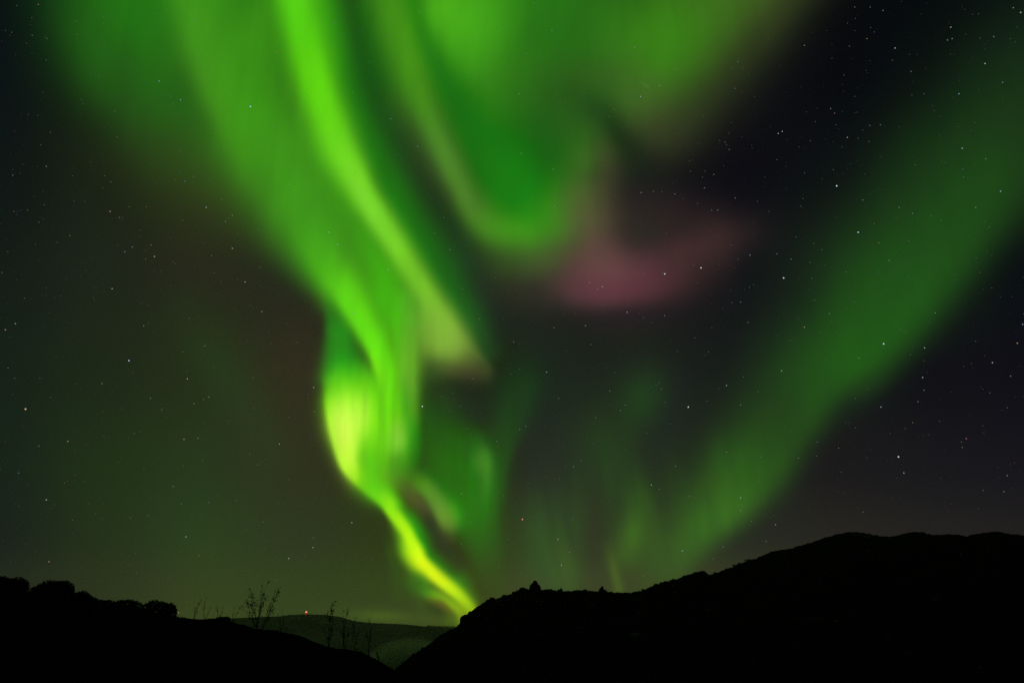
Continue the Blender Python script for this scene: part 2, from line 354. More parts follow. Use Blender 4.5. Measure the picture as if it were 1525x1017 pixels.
bl(895,378,38,34,0,.6,(104,76,68))
bl(925,432,58,16,-4,.45,(96,52,62))
bl(860,432,26,14,0,.3,(94,56,62))
bl(1045,362,58,28,-12,.5,(74,49,47))
bl(1010,322,90,30,8,.4,(60,42,42))
bl(970,300,60,30,0,.3,(40,30,36))
bl(955,346,30,26,-20,.65,(44,42,34))
bl(925,472,80,14,-4,.4,(26,24,30))
bl(800,440,26,20,0,.35,(44,42,36))
AID = 5  # --- right broad band
st([(1640,60,140,60,.65,(24,46,23)),(1560,165,140,64,.8,(28,56,24)),(1475,285,140,60,.88,(30,66,24)),(1400,385,130,56,.92,(32,74,25)),(1335,465,116,54,.95,(34,84,25)),(1280,525,98,48,.95,(35,88,24)),(1225,570,86,48,.95,(36,82,26)),(1180,632,74,40,.92,(40,80,27)),(1133,698,70,42,.92,(46,92,26)),(1088,750,56,34,.88,(56,104,26)),(1042,792,50,32,.8,(56,100,28)),(1008,832,44,28,.65,(60,94,32)),(992,880,44,24,.45,(66,88,36))],3.0)
st([(1480,270,50,26,.25,(32,84,24)),(1405,385,50,28,.4,(32,86,24)),(1330,470,50,34,.4,(32,90,24)),(1262,530,46,34,.4,(34,94,22)),(1215,570,40,30,.25,(34,90,22))])
bl(1272,606,30,20,-25,.45,(24,30,28))
bl(1290,575,34,14,-25,.4,(34,62,28))
bl(1066,768,36,20,-32,.55,(62,118,24))
bl(1030,792,26,18,-32,.3,(56,112,26))
bl(1012,818,22,20,-30,.3,(60,106,28))
bl(1100,705,30,30,-40,.25,(50,100,26))
bl(1075,680,24,26,-30,.3,(40,84,26))
bl(1130,600,60,50,-40,.35,(32,54,28))
bl(1045,735,20,30,-20,.3,(44,74,29))
bl(1170,450,70,90,0,.3,(26,42,28))
AID = 7  # --- low faint wisps
bl(822,805,58,66,0,.8,(52,82,32))
bl(838,850,36,28,0,.6,(64,94,34))
st([(832,780,14,8,.1,(58,92,32)),(842,820,14,8,.6,(64,92,33)),(853,850,18,7,.7,(66,94,34)),(852,872,22,8,.5,(68,92,36))])
st([(870,590,50,36,.2,(34,56,30)),(890,640,46,40,.5,(37,62,30)),(920,690,40,32,.55,(40,66,31)),(950,740,34,26,.65,(48,78,31)),(948,790,30,24,.65,(56,88,32)),(930,825,26,22,.6,(64,92,34))])
bl(962,596,38,42,0,.75,(35,70,31))
bl(905,700,70,60,0,.5,(42,68,31))
bl(942,798,15,28,10,.6,(66,110,30))
bl(958,745,16,30,-10,.5,(52,88,30))
st([(903,812,8,8,.3,(72,94,36)),(911,838,7,7,.7,(78,104,37)),(922,878,7,7,.65,(82,106,40))])
bl(884,805,18,54,0,.6,(50,50,38))
bl(972,702,20,44,-10,.45,(36,36,35))
bl(1000,612,24,60,20,.45,(28,28,35))
bl(985,820,30,44,0,.5,(60,88,32))
st([(985,640,50,40,.15,(32,50,29)),(1010,720,50,40,.45,(42,70,29)),(1000,800,40,30,.5,(54,86,29))])
AID = 8  # --- left faint band
st([(280,470,30,36,.2,(36,62,28)),(315,530,32,36,.5,(36,64,28)),(360,600,34,36,.5,(38,62,30)),(400,670,36,36,.3,(42,60,32))])
AID = 7
bl(570,917,40,8,3,.6,(82,108,34))
# ------------------------------------------------------------------ sky dome (the backdrop glow) and aurora forms
def chart(d):
    c, s = math.cos(PITCH), math.sin(PITCH)
    f = d[..., 1]*c+d[..., 2]*s; u = -d[..., 1]*s+d[..., 2]*c
    f = np.maximum(f, .02)
    return CX+F_PX*d[..., 0]/f, CY-F_PX*u/f, f
def glow_attr(o, col):
    a = o.data.attributes.new('glow', 'FLOAT_COLOR', 'POINT')
    a.data.foreach_set('color', np.concatenate([col, np.ones((len(col), 1))], 1).astype(np.float32).ravel())
M_sky = mat_emit_attr('night_sky', False)
M_aurora = mat_emit_attr('aurora_glow', True)
def sky_base(D):
    x, y, f = chart(D)
    C = backdrop(np.clip(x, 0, 1525), np.clip(y, 0, 940))
    el = np.degrees(np.arcsin(np.clip(D[..., 2], -1, 1)))[..., None]
    far = np.array([44, 46, 42.])*np.exp(-np.clip(el, 0, 90)/14)+np.array([12, 20, 16.])*(1-np.exp(-np.clip(el, 0, 90)/14))
    off = np.maximum(np.abs(x-CX)-900, 0)+np.maximum(-y-150, 0)
    t = np.clip(np.where(f < .05, 1, off/900), 0, 1)[..., None]
    return C*(1-t)+far*t
az = np.radians(np.arange(0, 361, 1.0)); el = np.radians(np.arange(-4, 90.5, .75)); el[-1] = math.pi/2-1e-4
A, E = np.meshgrid(az, el)
D = np.stack([np.cos(E)*np.sin(A), np.cos(E)*np.cos(A), np.sin(E)], -1)
V = (D*120000.0).reshape(-1, 3)
sky = mesh_obj('sky', V, grid_faces(len(el), len(az)), M_sky, smooth=True)
glow_attr(sky, srgb2lin(sky_base(D)).reshape(-1, 3)); tag(sky, kind='structure')

STEP = 3.6
gx = np.arange(-260, 1790, STEP); gy = np.arange(-260, 962, STEP)
GX, GY = np.meshgrid(gx, gy)
COL, WT = paint(GX, GY)
WT = WT/np.maximum(WT[..., 1:].sum(-1, keepdims=True), .004)      # share of each form in the light above the backdrop
DD = direction(GX, GY)
base_lin = srgb2lin(sky_base(DD)); full_lin = srgb2lin(COL)
edge = np.clip((GX+260)/200, 0, 1)*np.clip((1790-GX)/200, 0, 1)*np.clip((GY+260)/200, 0, 1)
extra = np.maximum(full_lin-base_lin, 0)*edge[..., None]
# fine ray structure: faint streaks that converge upwards along the field lines, and a soft unevenness
ru = np.arctan2(GX-700, GY+2600)*3000; rn = fbm(np.stack([ru.ravel()/13, GY.ravel()/150, 0*ru.ravel()], -1), 1.0, 3, 21).reshape(GX.shape)
sn = fbm(np.stack([(GX+GY*.3).ravel()/52, GY.ravel()/95, 0*ru.ravel()+3], -1), 1.0, 3, 33).reshape(GX.shape)
def spot(x, y, rx, ry): return np.exp(-((GX-x)/rx)**2-((GY-y)/ry)**2)
vn = fbm(np.stack([(GX+GY*.04).ravel()/9, GY.ravel()/75, 0*ru.ravel()+8], -1), 1.0, 2, 41).reshape(GX.shape)      # near-vertical rays where the curtain is seen edge on
wn = fbm(np.stack([(GX-GY*.16).ravel()/24, GY.ravel()/130, 0*ru.ravel()+5], -1), 1.0, 3, 47).reshape(GX.shape)
amp = .055*rn+.13*sn+.20*vn*np.maximum(spot(560, 610, 90, 130), spot(690, 720, 90, 90)*.9)+.55*wn*spot(890, 770, 150, 150)+.13*wn*spot(1100, 720, 120, 120)
extra = extra*np.clip(1+amp, .1, 2)[..., None]
AUR = {
 1: ('aurora_veil', 'wide soft green veil of light in the upper left of the sky', 'aurora', 70000, 2500),
 2: ('aurora_curtain', 'brightest lime green aurora curtain sweeping down to meet the rocky mountain slope', 'aurora', 66000, 3000),
 3: ('aurora_curtain', 'broad green aurora curtain hanging at the top centre and ending in a rounded lobe', 'aurora', 72000, 3000),
 4: ('aurora_patch', 'dusky pink patch of light below the green lobe', 'aurora', 78000, 1500),
 5: ('aurora_band', 'long dim green band of light slanting across the right of the sky', 'aurora', 82000, 2500),
 6: ('aurora_curtain', 'dark green folded curtain of light just right of the bright lower streak', 'aurora', 64000, 1500),
 8: ('aurora_band', 'very faint narrow olive band of light in the dark lower left sky', 'aurora', 80000, 1500),
 7: ('aurora_wisp', 'faint olive green wisps of light low above the mountain crest', 'aurora', 76000, 1500),
}
for k, (nm, lab, cat, R, amp) in AUR.items():
    e = extra*WT[..., k:k+1]
    e = np.where(e.max(-1, keepdims=True) > 1.2e-4, e, 0)
    on = e.max(-1) > 0
    keep = on[:-1, :-1] | on[1:, :-1] | on[:-1, 1:] | on[1:, 1:]
    # the sheet is folded in depth: its distance swings along the band like a real curtain
    rad = R+amp*np.sin(GX/70.0+k)+amp*.6*np.sin(GX/31.0-GY/180.0+2*k)
    P = DD*rad[..., None]+np.array([0, 0, EYE])
    F = grid_faces(len(gy), len(gx), keep)
    used = np.unique(F); mp = np.zeros(P.shape[0]*P.shape[1], np.int64); mp[used] = np.arange(len(used))
    o = mesh_obj(nm, P.reshape(-1, 3)[used], mp[F], M_aurora, smooth=True)
    glow_attr(o, e.reshape(-1, 3)[used]); tag(o, lab, cat, 'aurora forms across the night sky')

# ------------------------------------------------------------------ valley floor
def disc(R, n, rings, z):
    V = [(0, 0, z)]; F = []
    for k, r in enumerate(rings):
        for i in range(n): V.append((r*math.cos(2*math.pi*i/n), r*math.sin(2*math.pi*i/n), z))
    for i in range(n): F.append((0, 1+i, 1+(i+1) % n))
    for k in range(len(rings)-1):
        a, b = 1+k*n, 1+(k+1)*n
        for i in range(n): F.append((a+i, b+i, b+(i+1) % n, a+(i+1) % n))
    return V, F
V, F = disc(6900, 96, [100, 400, 1200, 3000, 5000, 6900], -62.0)
tag(mesh_obj('ground', V, F, M_ground), kind='structure')

# ------------------------------------------------------------------ terrain bodies: crest line in the chart, real distance, real slopes
def terrain(name, crest, dist, r_near, z_near, z_back, back_len, mat, step=2.0, nrad=46, rough=(0.6, 3.0), bumps=(2.0, 20.0), seed=1, power=1.25, crest_noise=.8):
    cx = np.array([c[0] for c in crest], float); cy = np.array([c[1] for c in crest], float)
    x = np.arange(cx[0], cx[-1]+step*.5, step)
    y = np.interp(x, cx, cy)
    q = np.stack([x/5.0, x*0, x*0], -1)
    y = y+crest_noise*fbm(q, 1.0, 4, seed)
    R = np.interp(x, [d[0] for d in dist], [d[1] for d in dist])
    C = at(x, y, R)
    h = C[:, :2]/R[:, None]
    ts = np.concatenate([np.linspace(0, 1, nrad)**.8, 1+np.linspace(0, 1, 14)[1:]])
    rows = []
    for t in ts:
        if t <= 1:
            r = r_near+(R-r_near)*t
            z = z_near+(C[:, 2]-z_near)*t**power
            fade = np.clip((1-t)*6, 0, 1)*np.clip(t*4, 0, 1)
        else:
            u = t-1; r = R+back_len*u
            z = C[:, 2]+(z_back-C[:, 2])*u**1.3-(.01*back_len*u)
            fade = np.full_like(R, min(1, u*4))
        P = np.stack([h[:, 0]*r, h[:, 1]*r, z], -1)
        n = fbm(P*[1, 1, 0], bumps[1], 4, seed+7)
        # keep every bump under the line of sight to the crest
        P[:, 2] += bumps[0]*fade*(n-.35 if t > 1 else n-.15)
        if t < 1:
            lim = EYE+(C[:, 2]-EYE)/R*r
            P[:, 2] = np.where(lim-P[:, 2] < 0, lim-.02*r*(1-t), P[:, 2])
        rows.append(P)
    V = np.concatenate(rows)
    o = mesh_obj(name, V, grid_faces(len(ts), len(x)), mat, smooth=True)
    tag(o, kind='structure'); return x, y, R
HC = [(-500,850),(-200,856),(0,878),(40,880),(110,892),(150,897),(210,905),(262,919),(300,922),(325,920),(350,927),(370,932),(380,936),(409,938),(446,946),(467,955),(493,964),(519,967),(537,970),(553,977),(569,986),(587,997),(620,1016),(700,1060),(900,1130),(1300,1220),(1900,1280)]
HD = [(-500,100),(0,105),(260,95),(330,62),(380,46),(560,46),(700,38),(1000,22),(1900,14)]
MC = [(380,1085),(480,1050),(587,997),(616,973),(642,957),(658,944),(679,934),(684,929),(687,925),(688,919),(692,917),(705,907),(718,898),(729,892),(735,890),(738,892),(748,887),(761,884),(768,881),(776,877),(787,877),(805,877),(820,879),(831,880),(845,880),(865,878),(875,879),(891,881),(904,881),(917,882),(938,882),(954,879),(970,873),(988,866),(1007,862),(1025,856),(1043,851),(1049,851),(1057,855),(1075,850),(1099,841),(1114,834),(1122,833),(1135,827),(1151,821),(1180,816),(1212,806),(1230,800),(1246,795),(1261,792),(1277,791),(1288,794),(1309,797),(1322,799),(1343,795),(1361,792),(1374,792),(1387,796),(1414,795),(1440,798),(1466,793),(1485,791),(1498,794),(1525,797),(1700,815),(2000,840),(2300,870)]
MD = [(380,380),(600,430),(800,560),(1000,760),(1280,1050),(1525,1000),(2300,900)]
RC = [(-300,905),(0,915),(200,921),(276,922),(341,920.5),(400,917.5),(414,917.5),(432,915),(456,914),(485,915),(506,918),(527,924),(551,927),(603,929),(629,932),(677,934),(720,936),(900,942),(1300,950),(1800,950)]
RD = [(-300,4200),(456,4000),(1800,4600)]
terrain('hillside', HC, HD, 2.0, -.1, -62, 60, M_hill, step=1.5, bumps=(.8, 4.0), seed=3, power=1.0, crest_noise=1.1)
mx, my, mR = terrain('mountain', MC, MD, 200, -62, -62, 900, M_mount, step=1.3, nrad=90, bumps=(9.0, 60.0), seed=5, power=1.35, crest_noise=1.5)
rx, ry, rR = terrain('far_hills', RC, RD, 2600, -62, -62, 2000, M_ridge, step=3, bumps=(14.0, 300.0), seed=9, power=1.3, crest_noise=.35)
# the ground right under the viewer
V, F = disc(3, 40, [1, 2, 3.2], -.1)
V = [(a, b, c-.02*(a*a+b*b)*.1) for a, b, c in V]
tag(mesh_obj('ground', V, F, M_hill), kind='structure')
def crest_y(C, x): return float(np.interp(x, [c[0] for c in C], [c[1] for c in C]))
def dist_at(D_, x): return float(np.interp(x, [c[0] for c in D_], [c[1] for c in D_]))

# ------------------------------------------------------------------ vegetation
rng = np.random.default_rng(11)
def leaf_quads(C, size, rng, aspect=.45, flat=None):
    """small pointed leaves (4-gons) at centres C with random facing"""
    n = len(C)
    a = rng.normal(size=(n, 3)); a /= np.linalg.norm(a, axis=1, keepdims=True)
    b = rng.normal(size=(n, 3)); b -= (a*b).sum(1)[:, None]*a; b /= np.linalg.norm(b, axis=1, keepdims=True)
    s = size*rng.uniform(.7, 1.3, (n, 1))
    V = np.stack([C-a*s, C-b*s*aspect, C+a*s, C+b*s*aspect], 1).reshape(-1, 3)
    return V, np.arange(4*n).reshape(n, 4)
def tubes(paths, sides=5):
    """tapered tubes; path = [(point, radius), ...]"""
    V = []; F = []
    for path in paths:
        P = np.array([p for p, r in path], float); Rr = [r for p, r in path]
        T = np.gradient(P, axis=0); T /= np.linalg.norm(T, axis=1, keepdims=True)+1e-9
        for i in range(len(P)):
            u = np.cross(T[i], [0.31, .9, .13]); u /= np.linalg.norm(u); v = np.cross(T[i], u)
            for k in range(sides):
                an = 2*math.pi*k/sides
                V.append(P[i]+Rr[i]*(math.cos(an)*u+math.sin(an)*v))
        b = len(V)-len(P)*sides
        for i in range(len(P)-1):
            for k in range(sides):
                F.append((b+i*sides+k, b+i*sides+(k+1) % sides, b+(i+1)*sides+(k+1) % sides, b+(i+1)*sides+k))
    return np.array(V), F
def empty(name, loc):
    o = bpy.data.objects.new(name, None); o.location = loc; o.empty_display_size = .2
    return link(o)
def bush(name, lobes, R, label, cat, group, base_y=None, density=1.0, leaf=.11):
    """lobes: (x, y, rx, ry) in the chart; each becomes an ellipsoid of leaf clumps at distance R"""
    x0 = np.mean([l[0] for l in lobes]); yb = base_y or max(l[1]+l[3] for l in lobes)
    root = empty(name, at(x0, yb, R))
    org = np.array(root.location); Vs = []
    for (x, y, a, b) in lobes:
        c = at(x, y, R); d = np.linalg.norm(c-[0, 0, EYE])/F_PX*.92
        ra, rb = a*d, b*d
        n = int(density*15*ra*max(rb, ra*.5)/(leaf*leaf))
        u = rng.normal(size=(n, 3)); u /= np.linalg.norm(u, axis=1, keepdims=True)
        rr = rng.uniform(.25, 1, (n, 1))**.45
        lump = 1+.16*fbm(u*1.0+x, .35, 3, 4)[:, None]
        tx = np.array([c[1], -c[0], 0])/math.hypot(c[0], c[1]); ty = np.array([c[0], c[1], 0])/math.hypot(c[0], c[1])
        q = u*rr*lump
        c = c-np.array([0, 0, rb*.12])
        Vs.append(c+q[:, :1]*ra*tx+q[:, 1:2]*ra*.9*ty+q[:, 2:3]*rb*np.array([0, 0, 1.]))
    C = np.concatenate(Vs)-org
    V, F = leaf_quads(C, leaf, rng, .6)
    mesh_obj('foliage', V, F, M_leaf, root)
    paths = []
    for (x, y, a, b) in lobes:
        c = at(x, y, R)-org; s = c*[1, 1, 0]*.8+[0, 0, -.6]
        paths.append([(s, .09), (s*.5+c*.5+rng.normal(size=3)*.08, .06), (c, .03)])
    for pth in paths:
        Vt, Ft = tubes([pth], 6); mesh_obj('stem', Vt, Ft, M_bark, root)
    return tag(root, label, cat, group)
G1 = 'rounded shrubs along the left hillside'
bush('shrub', [(-30,868,26,18),(2,870,11,11),(14,874,16,12),(26,872,13,12),(34,876,6,9)], 104, 'dark rounded shrub at the far left edge, cut by the frame', 'shrub', G1, 884)
bush('shrub', [(60,880,13,9),(72,877,14,12),(84,876,15,11),(94,877,13,12),(101,882,8,9)], 103, 'large flat-topped dark shrub, second from the left edge', 'shrub', G1, 890)
bush('shrub', [(114,889,9,7),(122,888,9,8),(130,892,8,7),(140,895,7,5)], 101, 'small domed shrub just right of the large flat-topped one', 'shrub', G1, 899)
bush('shrub', [(150,898,9,5),(162,899,9,6),(172,900,7,5)], 100, 'low flat shrub midway down the left hillside', 'shrub', G1, 906)
bush('shrub', [(180,899,8,6),(192,899,10,7),(202,901,8,6)], 98, 'low shrub with a small peak midway down the left hillside', 'shrub', G1, 907)
bush('shrub', [(218,904,6,6),(228,901,9,8),(240,903,10,8),(251,905,10,8),(257,912,6,9),(249,901,3,4),(262,921,5,4)], 95, 'dark shrub with a steep right side above the low far hills', 'shrub', G1, 922)
bush('shrub', [(272,923,6,4),(266,924,5,4)], 94, 'tiny rounded shrub at the foot of the steep-sided one', 'shrub', G1, 926)
bush('shrub', [(328,923,8,5),(337,922,6,5)], 58, 'small dark shrub on the hill left of the branching sapling', 'shrub', G1, 928, leaf=.07)

def curve3(p, q, bend, n=7):
    p, q = np.array(p, float), np.array(q, float); out = []
    for i in range(n+1):
        t = i/n; out.append(p*(1-t)+q*t+np.array(bend)*4*t*(1-t))
    return out
def sapling(base, stems, R, label, group, leaf=.05, per=26, blobs=(), r0=.016, twig=.30, lstart=.3):
    """base: chart point; stems: list of chart points (tip) or (start, tip)"""
    org = at(base[0], base[1]+1.0, R); root = empty('sapling', org)
    paths = []; lc = []
    for k, s in enumerate(stems):
        if isinstance(s[0], tuple): a, b = at(*s[0], R), at(*s[1], R+rng.uniform(-.3, .3))
        else: a, b = org.copy(), at(*s, R+rng.uniform(-.6, .6))
        L = np.linalg.norm(b-a)
        pts = curve3(a, b, rng.normal(size=3)*.05*L+[0, 0, .04*L], 9)
        paths.append([(p-org, r0*(1-.75*i/9)) for i, p in enumerate(pts)])
        # side twigs, alternate, each with a few leaves
        nt = max(3, int(L/.16))
        for j in range(nt):
            t = rng.uniform(lstart, 1); i = min(8, int(t*9)); p = pts[i]*(1-(t*9-i))+pts[i+1]*(t*9-i)
            d = (pts[i+1]-pts[i]); d /= np.linalg.norm(d); v = rng.normal(size=3); v = v/np.linalg.norm(v)*.9+d*.7
            q = p+v*twig*rng.uniform(.4, 1)*(1.15-t*.6)
            paths.append([(p-org, r0*.4), ((p+q)/2-org+[0, 0, .01], r0*.3), (q-org, r0*.2)])
            m = int(per*rng.uniform(.15, .5))
            for _ in range(m):
                lc.append(p+(q-p)*rng.uniform(.2, 1.1)+rng.normal(size=3)*.022)
    for (x, y, r, n) in blobs:
        c = at(x, y, R); d = np.linalg.norm(c)/F_PX
        lc.extend(list(c+rng.normal(size=(n, 3))*r*d*.5))
    V, F = tubes(paths, 5); mesh_obj('branches', V, F, M_bark, root)
    V, F = leaf_quads(np.array(lc)-org, leaf, rng, .45); mesh_obj('foliage', V, F, M_leaf, root)
    return tag(root, label, 'sapling', group)
G2 = 'thin leafy saplings on the hillside'
sapling((382,936), [(371,876),(366,892),(399,866),(391,869),(379,888),(396,889),(384,898),(374,899),(390,897),(362,905),((378,915),(368,897)),((389,905),(377,900))], 44, 'tallest branching sapling left of the red light', G2, leaf=.052, per=7, lstart=.3, blobs=[(369,898,5,12),(377,902,5,12),(386,905,5,10),(395,890,5,11),(372,884,4,6),(399,867,3,5),(383,893,4,7)])
sapling((389,937), [(411,878),(417,873),(402,901),((402,912),(413,885)),((398,918),(407,905))], 44, 'leaning sapling just right of the tallest one', G2, leaf=.052, per=7, lstart=.35, blobs=[(406,909,5,14),(411,890,4,8),(400,914,4,8),(413,880,3,5)])
sapling((288,923), [(300,891),(290,902)], 66, 'slender pair of stems farthest left above the low far hills', G2, leaf=.06, per=3, r0=.026)
sapling((306,923), [(308,889),(313,906)], 60, 'single upright thin stem left of the small dark shrub', G2, leaf=.06, per=3, r0=.022)
sapling((325,922), [(324,901),(333,903)], 56, 'short forked stem rising from the small dark shrub', G2, leaf=.06, per=3, r0=.022)
sapling((346,927), [(349,906),(358,904)], 52, 'faint short twigs between the small shrub and the tallest sapling', G2, leaf=.05, per=3, r0=.02)
sapling((418,941), [(419,908),(414,914)], 45, 'single faint twig right of the leaning sapling', G2, leaf=.05, per=3, r0=.016)
sapling((489,964), [(498,896),(494,905),(492,900),(484,935),(497,932),((491,925),(486,912))], 45, 'leafy upright sapling first to the right of the red light', G2, leaf=.055, per=7, lstart=.25, blobs=[(493,909,4,12),(496,901,2.5,6),(490,948,5,10),(488,915,3,6)])
sapling((513,968), [(519,905),(511,917),(517,912),(508,938),(520,935)], 46, 'leafy sapling second to the right of the red light', G2, leaf=.055, per=6, lstart=.3, blobs=[(515,913,4,11),(514,950,5,9)])
sapling((530,971), [(530,918),(526,930),(535,935)], 46, 'short sapling third to the right of the red light', G2, leaf=.052, per=6, blobs=[(529,940,5,8)])
sapling((548,977), [(549,920),(543,935),(553,940)], 47, 'short sapling fourth to the right of the red light', G2, leaf=.052, per=6, blobs=[(547,950,4,6)])
sapling((565,985), [(563,966),(560,972),(567,962)], 47, 'lowest small leafy sapling, just above the misty valley notch', G2, leaf=.055, per=6, blobs=[(562,974,4,9)])

# ------------------------------------------------------------------ rock outcrops on the mountain crest
def rock(lobes, R, label):
    """faceted blocks: (x, y_top, half width) columns standing in the crest"""
    x0 = np.mean([l[0] for l in lobes]); yb = max(l[1] for l in lobes)+8
    org = at(x0, yb, R); bm = bmesh.new()
    for (x, yt, yb_, hw) in lobes:
        c = at(x, (yt+yb_)/2, R+rng.uniform(-2, 2))-org; px = np.linalg.norm(at(x, yt, R))/F_PX
        hh = (yb_-yt)/2*px
        r = bmesh.ops.create_icosphere(bm, subdivisions=3, radius=1.0)
        co = np.array([v.co[:] for v in r['verts']])
        n = 1+.22*fbm(co+x, .6, 3, int(x))
        co = co*n[:, None]
        co = np.sign(co)*np.abs(co)**.8
        for v, q in zip(r['verts'], co):
            v.co = Vector((q[0]*hw*px+c[0], q[1]*hw*px+c[1], q[2]*hh+c[2]))
    me = bpy.data.meshes.new('rock_outcrop'); bm.to_mesh(me); bm.free(); me.materials.append(M_rock)
    o = bpy.data.objects.new('rock_outcrop', me); o.location = org; link(o)
    return tag(o, label, 'rock', 'rock outcrops on the mountain crest')
def Rm(x): return dist_at(MD, x)
rock([(797,866,886,4.5),(795,870,888,6.5),(801,871,887,4.5),(792,875,890,4)], Rm(797), 'tallest blocky rock knob on the left end of the mountain crest')
rock([(835.5,875.5,886,1.6),(833,878,888,3.5),(836.5,877,888,2)], Rm(835), 'small thorn-shaped rock right of the tallest knob')
rock([(897,873.5,890,2.2),(896,876,892,4.5),(899,878,893,5.5)], Rm(897), 'pyramid-shaped rock standing in the dip of the mountain crest')
rock([(733,889.5,899,4.5),(728,893,902,5),(738,893,900,3)], Rm(733), 'rounded boulder shoulder on the steep left end of the mountain')
rock([(689,918,934,4),(694,916,930,6),(701,911,926,6)], Rm(690), 'overhanging rock lip where the bright streak meets the mountain')
rock([(778,875,884,5),(771,879,888,4)], Rm(775), 'low jagged rock just left of the tallest knob')
rock([(1046,850.5,860,6),(1038,852,862,6)], Rm(1045), 'low hump of rock above the first notch of the rising crest')

# scattered scrub trees along the mountain crest
G3 = 'scrubby trees along the mountain crest'
spots = [(752,1.6),(766,1.9),(783,1.5),(813,1.7),(819,2.3),(826,1.5),(846,1.2),(871,1.5),(911,1.2),(958,1.3),(979,1.6),(985,1.2),(1004,1.5),(1020,1.3),(1066,1.3),(1083,1.5),(1097,2.6),(1103,1.6),(1116,2.3),(1122,1.5),(1149,1.3),(1186,1.2),(1229,1.1),(668,1.6),(655,1.9),(629,1.4)]
names_ = {1098: 'slightly taller scrub tree in the dip of the rising mountain crest', 1117: 'round scrub tree on the first step of the rising mountain crest'}
def scrub_tree(x, h):
    R = Rm(x); y = crest_y(MC, x)
    org = at(x, y+2.5, R); root = empty('scrub_tree', org); px = R/F_PX
    q = []
    for _ in range(int(rng.integers(2, 5))):
        n = 110; u = rng.normal(size=(n, 3)); u /= np.linalg.norm(u, axis=1, keepdims=True)
        s = rng.uniform(.5, 1)*h*px
        q.append(u*rng.uniform(0, 1, (n, 1))**.4*[s*1.5, s*1.5, s]+[rng.normal()*h*px, rng.normal()*h*px, s*.3+1.6*px])
    V, F = leaf_quads(np.concatenate(q), .34, rng, .7); mesh_obj('foliage', V, F, M_leaf, root)
    Vt, Ft = tubes([[((0, 0, -1), .25), ((0.1, 0, h*.5*px), .18), ((0, 0, 1.9*px), .06)]], 6); mesh_obj('trunk', Vt, Ft, M_bark, root)
    if x < 700: lab = 'low scrub tree on the steep left flank of the mountain'
    elif x < 800: lab = 'scrub tree beside the tallest rock knob on the crest'
    elif x < 895: lab = 'scrub tree on the crest between the tallest knob and the pyramid-shaped rock'
    elif x < 1035: lab = 'scrub tree on the crest right of the pyramid-shaped rock'
    elif x < 1130: lab = 'scrub tree on the middle steps of the rising mountain crest'
    else: lab = 'scrub tree on the crest just below the mountain summit'
    return tag(root, names_.get(x, lab), 'tree', G3)
for x, h in spots: scrub_tree(x, h)
# a far wood of small trees along the right end of the far hills: one mass
C = []
for x in np.arange(636, 700, .8):
    y = crest_y(RC, x); px = 4300/F_PX
    c = at(x, y, dist_at(RD, x)); hgt = rng.uniform(.8, 2.0)*px
    for _ in range(26):
        t = rng.uniform(0, 1); C.append(c+[rng.normal()*1.2*(1.1-t), rng.normal()*6, t*hgt])
V, F = leaf_quads(np.array(C), 1.1, rng, .7)
tag(mesh_obj('woodland', V, F, M_leaf), 'fringe of tiny far trees on the skyline of the far hills', None, None, 'stuff')

# ------------------------------------------------------------------ mast with the red beacon
R = 3990.0
org = at(456, 914.3, R); mast = empty('beacon_mast', org)
top = at(456, 911.0, R)-org; h = top[2]
paths = []
for sx, sy in ((-1, -1), (1, -1), (1, 1), (-1, 1)):
    paths.append([((sx*.8, sy*.8, -2), .12), ((sx*.25, sy*.25, h-1.5), .08)])
for i in range(8):
    z0, z1 = -2+i*(h+.5)/8, -2+(i+1)*(h+.5)/8
    a = .8-.55*i/8; b = .8-.55*(i+1)/8
    for s in (-1, 1):
        paths.append([((-a*s, s*a, z0), .05), ((b*s, s*b, z1), .05)]); paths.append([((s*a, a*s, z0), .05), ((s*b, -b*s, z1), .05)])
V, F = tubes(paths, 4); mesh_obj('lattice', V, F, M_metal, mast)
def ball(name, r, loc, mat, parent, sub=3, sc=(1, 1, 1)):
    bm = bmesh.new(); bmesh.ops.create_icosphere(bm, subdivisions=sub, radius=r)
    me = bpy.data.meshes.new(name); bm.to_mesh(me); bm.free(); me.materials.append(mat)
    o = bpy.data.objects.new(name, me); o.location = loc; o.scale = sc; return link(o, parent)
M_red = mat_emit('red_beacon_halo', (1.0, .035, .03), 1.1)
M_hot = mat_emit('beacon_bulb', (1.0, .26, .20), 4.0)
lamp_halo = ball('lamp_halo', 5.0, (0, 0, h), M_red, mast)  # oversized emissive ball, stands in for the red bloom around the bulb
ball('bulb', 2.9, (0, -3.0, 0), M_hot, lamp_halo, 2)
tag(mast, 'thin mast with a glowing red light on the far hill', 'mast')

# ------------------------------------------------------------------ mist in the valley notch, and the air itself
def mat_vol(name, col, dens):
    m = bpy.data.materials.new(name); m.use_nodes = True; nt = m.node_tree; N = nt.nodes
    N.remove(N['Principled BSDF']); v = N.new('ShaderNodeVolumePrincipled')
    v.inputs['Color'].default_value = (*col, 1); v.inputs['Density'].default_value = dens; v.inputs['Anisotropy'].default_value = .55
    nt.links.new(v.outputs[0], N['Material Output'].inputs['Volume']); return m
bm = bmesh.new(); bmesh.ops.create_icosphere(bm, subdivisions=3, radius=1.0)
me = bpy.data.meshes.new('mist'); bm.to_mesh(me); bm.free()
M_mist = mat_vol('mist', (1.0, .74, 1.0), .02); nt = M_mist.node_tree; N = nt.nodes
gr = N.new('ShaderNodeTexGradient'); gr.gradient_type = 'SPHERICAL'; tcn = N.new('ShaderNodeTexCoord')
nzn = N.new('ShaderNodeTexNoise'); nzn.inputs['Scale'].default_value = 2.2; nzn.inputs['Detail'].default_value = 3
